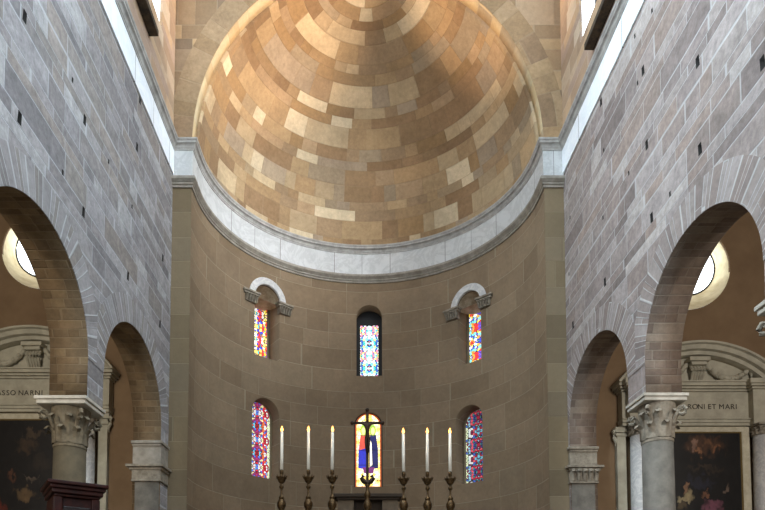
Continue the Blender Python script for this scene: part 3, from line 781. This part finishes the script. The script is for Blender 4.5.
def altar(cx_px, ys, label, pmat, txt, txt_y, co, po):
    """ys: picture heights of pediment apex, pediment foot, frieze head, frieze foot, frame head, painting head, capital foot"""
    YP = YE - .30                                                     # front plane of the entablature
    def Z(y): return atY(cx_px, y, YP).z
    X0 = atY(cx_px, 400, YP).x
    root = empty('side_altar', (X0, YE, 0), label, 'altar', 'stone side altars in the aisles')
    za, zp, zf1, zf0, zfr, zpt, zcap = [Z(y) for y in ys]
    k = YP/F; hw = 88*k                                              # half width of the cornice
    bm = bmesh.new()                                                 # entablature: architrave, frieze, cornice, breaking forward over the columns
    box(bm, -hw*.90, hw*.90, -.24, -.003, zf0, zf1)
    for e, z0, z1 in ((.04, zf0-.17, zf0-.10), (.07, zf0-.10, zf0-.03), (.10, zf0-.03, zf0)): box(bm, -hw*.90-e*.3, hw*.90+e*.3, -.22-e, -.003, z0, z1, .006)
    for e, z0, z1 in ((.05, zf1, zf1+.05), (.11, zf1+.05, zf1+.10), (.17, zf1+.10, zp-.02), (.20, zp-.02, zp+.02)): box(bm, -hw*.90-e*.8, hw*.90+e*.8, -.24-e, -.003, z0, z1, .008)
    for sg in (-1, 1):
        xm = sg*co*k
        box(bm, xm-.30, xm+.30, -.42, -.05, zf0-.17, zf1, .008)
        for e, z0, z1 in ((.05, zf1, zf1+.05), (.11, zf1+.05, zf1+.10), (.15, zf1+.10, zp+.02)): box(bm, xm-.30-e, xm+.30+e, -.42-e, -.05, z0, z1, .008)
    bm_obj('entablature', bm, 'altar', root)
    # segmental pediment
    rise = za - zp; ch = hw*.98; Rr = (ch*ch + rise*rise)/(2*rise); zc = za - Rr; a0 = math.asin(ch/Rr)
    ped = None
    bm = bmesh.new(); prof = [(0, -.003), (0, -.46), (-.05, -.46), (-.07, -.40), (-.16, -.36), (-.18, -.28), (-.26, -.26), (-.28, -.16), (-.28, -.003)]
    n = 40; prev = None
    for i in range(n+1):
        a = -a0 + 2*a0*i/n; q = [bm.verts.new((math.sin(a)*(Rr+dr), y, zc + math.cos(a)*(Rr+dr))) for dr, y in prof]
        if prev:
            for j in range(len(prof)): bm.faces.new((prev[j], prev[(j+1)%len(prof)], q[(j+1)%len(prof)], q[j]))
        else: bm.faces.new(q)
        prev = q
    bm.faces.new(prev)
    ped = bm_obj('pediment', bm, 'altar', root)
    bm = slab2d([[(-ch, zp), (ch, zp)] + [(math.sin(a0 - 2*a0*i/n)*(Rr-.2), max(zp+.001, zc + math.cos(a0 - 2*a0*i/n)*(Rr-.2))) for i in range(n+1)]], .08)
    for v in bm.verts: a, b, d = v.co; v.co = (a, -.003-d, b)
    bm_obj('tympanum', bm, 'altar', ped)
    # central console and two garlands
    bm = bmesh.new(); zt = za-.34; zb = zp+.06
    box(bm, -.25, .25, -.34, -.07, zt-.10, zt, .015); box(bm, -.19, .19, -.29, -.07, zt-.18, zt-.10, .012)
    for i in range(5):
        u = -.14 + .07*i; tube(bm, [(u*1.05, -.17, zt-.17), (u*1.1, -.24, zt-.28), (u*.95, -.24, (zt+zb)/2-.05), (u*.9, -.16, zb+.10), (u*.85, -.12, zb)], [.035, .042, .038, .03, .02], 8)
    bm_obj('console', bm, 'altar', ped)
    for sg in (-1, 1):
        bm = bmesh.new(); pts = []; rr = []
        for i in range(25):
            f = i/24; x = .24 + (hw*.62 - .24)*f; z = zt-.12 - .34*math.sin(PI*f)**.8*(1-.15*f) - .10*f
            pts.append((sg*x, -.15, z)); rr.append(.05 + .028*math.sin(PI*f) + .014*math.sin(i*2.4))
        tube(bm, pts, rr, 8); tube(bm, [(sg*hw*.62, -.12, zt-.16), (sg*hw*.64, -.15, zt-.30), (sg*hw*.65, -.12, zt-.48)], [.05, .06, .02], 6)
        for i in range(3, 22, 3):
            p = pts[i]; b2 = bmesh.new(); bmesh.ops.create_uvsphere(b2, u_segments=8, v_segments=6, radius=.055)
            for v in b2.verts: v.co = v.co + Vector((p[0], p[1]-.04, p[2]))
            me = bpy.data.meshes.new('t'); b2.to_mesh(me); b2.free(); bm.from_mesh(me); bpy.data.meshes.remove(me)
        bm_obj('garland', bm, 'altar', ped, True)
    # inscription, one part per letter
    pos = 0
    for letter, off in txt:
        me = letter_strokes(letter, 5.2*k)
        ins = link('inscription_letter', me, 'ink', root); ins.location = (atY(off, txt_y, YE-.245).x - X0, -.243, Z(txt_y) - 2.6*k)
    # framed painting
    pw = 44*k; z0 = 1.9
    bm = slab2d([[(-pw-.16, z0-.16), (pw+.16, z0-.16), (pw+.16, zfr), (-pw-.16, zfr)], [(-pw, z0), (pw, z0), (pw, zpt), (-pw, zpt)]], .12)
    for v in bm.verts: a, b, d = v.co; v.co = (a, -.20+d, b)
    fr = bm_obj('picture_frame', bm, 'frame', root)
    bm = slab2d([[(-pw-.01, z0-.01), (pw+.01, z0-.01), (pw+.01, zpt+.01), (-pw-.01, zpt+.01)], [(-pw+.035, z0+.03), (pw-.035, z0+.03), (pw-.035, zpt-.03), (-pw+.035, zpt-.03)]], .03)
    for v in bm.verts: a, b, d = v.co; v.co = (a, -.16+d, b)
    bm_obj('gilt_edge', bm, 'gilt', fr)
    bm = bmesh.new(); box(bm, -pw-.005, pw+.005, -.14, -.11, z0-.005, zpt+.005); bmesh.ops.recalc_face_normals(bm, faces=bm.faces)
    zbot = zpt - 2*pw*1.75
    set_uv(bm, lambda f, co: ((co.x+pw)/(2*pw), (co.z-zbot)/(zpt-zbot)))
    bm_obj('painting', bm, pmat, root)
    # columns and backing pilasters
    for sg in (-1, 1):
        xm = sg*co*k
        bm = bmesh.new(); capital_bm(bm, xm, -.27, zcap, zf0-.20, .215, .25, .24); box(bm, xm-.27, xm+.27, -.54, -.02, zf0-.22, zf0-.168, .008)
        cp = bm_obj('capital', bm, 'cap', root)
        bm = bmesh.new(); lathe(bm, [(.245, 1.5), (.24, 3.2), (.215, zcap)], 32, xm, -.27); bm_obj('shaft', bm, 'marble', root, True)
        bm = bmesh.new(); lathe(bm, [(.31, 1.36), (.32, 1.4), (.27, 1.44), (.28, 1.48), (.25, 1.5)], 28, xm, -.27); box(bm, xm-.34, xm+.34, -.6, -.003, 1.2, 1.36, .01)
        bm_obj('column_base', bm, 'altar', root)
        xp = sg*po*k
        bm = bmesh.new(); box(bm, xp-.11, xp+.11, -.12, -.003, 1.2, zcap+.05, .006)
        for e, z0_, z1_ in ((.03, zcap+.05, zcap+.12), (0, zcap+.12, zf0-.30), (.05, zf0-.30, zf0-.17)): box(bm, xp-.11-e, xp+.11+e, -.12-e, -.003, z0_, z1_, .006)
        tube(bm, [(xp+sg*.12, -.10, zf0-.2), (xp+sg*.18, -.10, zf0-.28), (xp+sg*.17, -.10, zf0-.42), (xp+sg*.12, -.10, zf0-.5), (xp+sg*.14, -.10, zf0-.62)], [.04, .05, .04, .045, .02], 8)
        bm_obj('pilaster', bm, 'altar', root)
    # altar table below
    bm = bmesh.new(); box(bm, -hw*.92, hw*.92, -.62, -.003, 0, 1.2, .01); box(bm, -pw-.3, pw+.3, -1.2, -.62, 0, .95, .01); box(bm, -pw-.36, pw+.36, -1.26, -.6, .95, 1.05, .01)
    bm_obj('altar_table', bm, 'altar', root)
    return root
altar(701, (343, 383, 391, 418, 425.5, 430, 436), 'stone side altar with IRONI ET MARI inscription and cloud-topped painting in right aisle', P_R, list(zip('IRONIETMARI', (685.5, 689.5, 695, 700.2, 704.2, 709.5, 714, 721.5, 727.5, 732.5, 736.2))), 405.7, 62.5, 78.5)
altar(30, (328, 370, 378, 404, 412, 417, 424), 'stone side altar with ASSO NARNI inscription and very dark painting in left aisle', P_L, list(zip('ASSONARNI', (-1, 3.5, 8, 13, 21, 26.5, 32, 37.5, 42))), 391.8, 56.5, 71.5)

# ------------------------------------------------------------------ dark ledges below the clerestory windows
for side, pts in (('left', ((149, 36.7), (158.8, 34.7))), ('right', ((594, 50.5), (584, 47.4)))):
    s = -1 if side == 'left' else 1; X = XL if s < 0 else XR
    b = atX(pts[0][0], pts[0][1], X); a = atY(pts[1][0], pts[1][1], b.y)
    bm = bmesh.new()
    box(bm, min(X, a.x) + (0 if s > 0 else .002), max(X, a.x) - (.002 if s > 0 else 0), b.y-5.2, b.y, b.z, b.z+.13, .012)
    o_ = bm_obj('window_ledge', bm, 'darkledge')
    tag(o_, 'dark weathered ledge under bright clerestory window at top %s, above the cornice' % side, 'ledge', 'dark ledges under the clerestory windows')

# ------------------------------------------------------------------ high altar
YA_ = 11.2
bm = bmesh.new()
AX = atY(367, 500, YA_).x
zb = 2.95                                                             # gradine top
ha = empty('high_altar', (AX, YA_, 0), 'broad stone high altar whose gradine carries the six lit candlesticks', 'altar')
bm = bmesh.new(); box(bm, -1.7, 1.7, -.9, -.1, 1.08, 2.2, .02); bm_obj('altar_block', bm, 'altar', ha)
bm = bmesh.new(); box(bm, -1.85, 1.85, -1.0, .0, 2.2, 2.32, .02); bm_obj('table_top', bm, 'marble', ha)
bm = bmesh.new(); box(bm, -1.95, 1.95, -.02, .45, 1.08, zb-.05, .01); box(bm, -2.0, 2.0, -.2, .47, zb-.05, zb, .01); bm_obj('gradine', bm, 'altar', ha)

def candlestick_bm(top):
    """turned candlestick; top = height of the nozzle above its foot"""
    bm = bmesh.new(); t = top
    lathe(bm, [(.0001,0),(.15,.0),(.155,.03),(.12,.06),(.10,.10),(.06,.14),(.05,.2),(.075,.26),(.08,.30),(.05,.36),(.035,.45),(.045,t-.86),(.03,t-.82),(.06,t-.78),(.085,t-.72),(.09,t-.66),(.06,t-.60),(.04,t-.57),
               (.05,t-.57),(.055,t-.55),(.04,t-.52),(.022,t-.50),(.020,t-.40),(.024,t-.38),(.042,t-.36),(.046,t-.335),(.038,t-.315),(.022,t-.30),(.03,t-.27)], 20)
    return bm
def nozzle_bm(t):
    bm = bmesh.new()
    lathe(bm, [(.03,t-.27),(.045,t-.26),(.066,t-.235),(.078,t-.20),(.098,t-.165),(.104,t-.15),(.06,t-.145),(.028,t-.14),(.024,t-.10),(.036,t-.085),(.038,t-.03),(.030,t)], 20)
    for i in range(8):
        a = PI/4*i; tube(bm, [(.085*math.cos(a), .085*math.sin(a), t-.18), (.106*math.cos(a), .106*math.sin(a), t-.13), (.112*math.cos(a), .112*math.sin(a), t-.105)], [.012,.012,.005], 5)
    return bm
CST = [(281, 468.5, 428, 'leftmost of the six'), (308, 468.5, 428, 'second from the left of the six'), (332, 468.5, 428, 'left of the crucifix, nearest to it,'),
       (404, 470.5, 430.5, 'right of the crucifix, nearest to it,'), (428, 470.5, 430.5, 'second from the right of the six'), (451, 470.5, 431, 'rightmost of the six')]
names = ['leftmost turned brass candlestick on the high altar', 'second turned brass candlestick from the left on the high altar', 'turned brass candlestick just left of the crucifix', 'turned brass candlestick just right of the crucifix', 'second turned brass candlestick from the right on the high altar', 'rightmost turned brass candlestick on the high altar']
cnames = ['leftmost lit white candle, standing near the left red and blue window', 'second lit white candle from the left', 'lit white candle just left of the crucifix window', 'lit white candle just right of the crucifix window', 'second lit white candle from the right', 'rightmost lit white candle, standing near the right red and blue window']
p = atY(281, 468.5, YA_); ztop = p.z; T = ztop - zb
stick = bm_obj('body', candlestick_bm(T), 'gold', None, True); noz = bm_obj('drip_pan', nozzle_bm(T), 'gold', None, True)
ch = (atY(281, 430, YA_).z - ztop)
bm = bmesh.new(); lathe(bm, [(.032, 0), (.031, ch*.5), (.028, ch-.01), (.018, ch), (.004, ch-.004)], 14); wax = bm_obj('wax', bm, 'wax', None, True)
bm = bmesh.new(); lathe(bm, [(.003, ch-.005), (.020, ch+.012), (.028, ch+.04), (.017, ch+.075), (.003, ch+.115)], 12); fl = bm_obj('flame', bm, 'flame', None, True)
for i, (px, yb, yt, _) in enumerate(CST):
    p = atY(px, yb, YA_)
    r = empty('candlestick', (p.x, YA_+.1, zb), names[i], 'candlestick', 'six candlesticks on the high altar')
    c = empty('candle', (p.x, YA_+.1, zb + T - .001), cnames[i], 'candle', 'six lit candles on the high altar')
    sz = (p.z - zb)/T; r.scale = (1, 1, sz); c.location.z = zb + T*sz - .001
    c.rotation_euler = (0, random.uniform(-.006, .012), 0)
    for src, par in ((stick, r), (noz, r), (wax, c), (fl, c)):
        d = src if i == 0 else src.copy()
        if i: COL.objects.link(d)
        d.parent = par
    lamp('candle_light', 'POINT', (p.x, YA_+.1, zb + T*sz + ch + .05), (p.x, 20, 5), 22.0, (1, .62, .3), shadow_soft_size=.03)

# altar cross in front of the lower middle window
cr = empty('altar_cross', (atY(367.5, 480, YA_).x, YA_+.1, zb), 'dark bronze altar crucifix on a turned stand before the lower middle window', 'crucifix')
def ZA(y): return atY(367.5, y, YA_+.1).z - zb
bm = bmesh.new(); t = ZA(484)
lathe(bm, [(.0001,0),(.18,0),(.18,.04),(.10,.10),(.06,.2),(.085,.3),(.05,.4),(.04,t-.55),(.075,t-.46),(.085,t-.40),(.05,t-.33),(.035,t-.30),(.06,t-.25),(.07,t-.20),(.035,t-.14),(.03,t-.06),(.055,t-.02),(.03,t)], 20)
bm_obj('stand', bm, 'gold', cr, True)
bm = bmesh.new(); z1 = ZA(410); za_ = ZA(423); w_ = 15.5*YA_/F
box(bm, -.028, .028, -.015, .015, t-.02, z1, .006); box(bm, -w_, w_, -.0149, .0149, za_-.026, za_+.026, .006)
for x_, z_ in ((-w_, za_), (w_, za_), (0, z1)):
    b2 = bmesh.new(); bmesh.ops.create_uvsphere(b2, u_segments=10, v_segments=8, radius=.042)
    for v in b2.verts: v.co += Vector((x_, 0, z_))
    me = bpy.data.meshes.new('t'); b2.to_mesh(me); b2.free(); bm.from_mesh(me); bpy.data.meshes.remove(me)
for sg in (-1, 1): tube(bm, [(0, 0, t+.02), (sg*.07, 0, t+.05), (sg*.12, 0, t+.12), (sg*.10, 0, t+.17), (sg*.06, 0, t+.14)], [.05, .05, .04, .03, .015], 8)
bm_obj('cross', bm, 'bronze', cr)
def skin_body(name, verts, edges, radii, mat, parent, sub=2):
    me = bpy.data.meshes.new(name); me.from_pydata(verts, edges, []); o = link(name, me, mat, parent)
    md = o.modifiers.new('skin', 'SKIN'); md.use_smooth_shade = True
    for i, r in enumerate(radii): me.skin_vertices[0].data[i].radius = (r, r)
    me.skin_vertices[0].data[0].use_root = True
    s2 = o.modifiers.new('sub', 'SUBSURF'); s2.levels = sub; s2.render_levels = sub
    dg = bpy.context.evaluated_depsgraph_get(); m2 = bpy.data.meshes.new_from_object(o.evaluated_get(dg))
    m2.name = name; o.modifiers.clear(); o.data = m2
    return o
y_ = -.045; H = .62; zt_ = za_ + .03
V = [(0,y_,zt_-.33), (0,y_-.01,zt_-.22), (0,y_-.01,zt_-.10), (0,y_-.01,zt_-.04), (.005,y_-.03,zt_+.035),
     (-.06,y_,zt_-.07), (-.16,y_+.01,zt_-.04), (-.255,y_+.02,zt_-.015), (.06,y_,zt_-.07), (.16,y_+.01,zt_-.04), (.255,y_+.02,zt_-.015),
     (-.028,y_,zt_-.36), (-.03,y_-.03,zt_-.50), (-.012,y_,zt_-.66), (.028,y_,zt_-.36), (.03,y_-.03,zt_-.50), (.012,y_,zt_-.66)]
Eg = [(0,1),(1,2),(2,3),(3,4),(2,5),(5,6),(6,7),(2,8),(8,9),(9,10),(0,11),(11,12),(12,13),(0,14),(14,15),(15,16)]
Rr_ = [.042,.038,.048,.02,.036,.024,.018,.013,.024,.018,.013,.032,.024,.016,.032,.024,.016]
skin_body('figure', V, Eg, Rr_, 'bronze', cr, 2)

# stone screen with a dark ledge behind the candlesticks
YS = 14.6
a = atY(334, 494, YS); b = atY(402, 494, YS); xm = (a.x+b.x)/2; hw_ = (b.x-a.x)/2; zt = a.z
sc = empty('stone_screen', (xm, YS, 0), 'low brown stone screen with dark moulded ledge under the lower middle window', 'screen')
bm = bmesh.new(); box(bm, -hw_, hw_, -.10, .55, zt-.09, zt, .015); box(bm, -hw_+.08, hw_-.08, -.04, .5, zt-.15, zt-.09, .01); bm_obj('ledge', bm, 'throne_dark', sc)
bm = bmesh.new()
for sg in (-1, 1): box(bm, min(sg*hw_*.42, sg*(hw_-.1)), max(sg*hw_*.42, sg*(hw_-.1)), .02, .45, 1.08, zt-.15, .01)
bm_obj('side_panel', bm, 'throne', sc)
bm = bmesh.new(); box(bm, -hw_*.42, hw_*.42, .22, .45, 1.08, zt-.15)
for i in range(-2, 3): box(bm, i*hw_*.16-.02, i*hw_*.16+.02, .19, .22, 1.08, zt-.2, .006)
bm_obj('recess_panel', bm, 'throne_dark', sc)

# ------------------------------------------------------------------ dark wooden cabinet in front of the left column
a = atY(48, 478, 7.4); b = atY(109, 485, 7.82)
zt = a.z; wd = math.hypot(b.x-a.x, b.y-a.y) - .12; rz = math.atan2(b.y-a.y, b.x-a.x)
cb = empty('wooden_cabinet', ((a.x+b.x)/2 - math.sin(rz)*.5, (a.y+b.y)/2 + math.cos(rz)*.5, 0), 'tall dark red wooden cabinet with moulded cornice at the lower left photo edge', 'cabinet')
cb.rotation_euler = (0, 0, rz)
bm = bmesh.new(); h_ = wd/2
for e, z0, z1 in ((0, zt-.05, zt), (-.03, zt-.10, zt-.05), (-.055, zt-.16, zt-.10), (-.09, zt-.20, zt-.16)): box(bm, -h_-.06-e, h_+.06+e, -.5-e, .3, z0, z1, .012)
bm_obj('cornice', bm, 'wood', cb)
bm = bmesh.new(); box(bm, -h_+.02, h_-.02, -.36, .28, .1, zt-.20, .01)
for x_ in (-h_+.08, h_-.08): box(bm, x_-.05, x_+.05, -.40, -.35, .1, zt-.2, .01)
bm_obj('body', bm, 'wood', cb)
bm = bmesh.new(); box(bm, -h_+.14, h_-.14, -.385, -.35, .3, zt-.32, .012); bm_obj('door', bm, 'wood_dark', cb)
bm = bmesh.new(); box(bm, -h_-.02, h_+.02, -.43, .3, 0, .12, .012); bm_obj('plinth', bm, 'wood', cb)
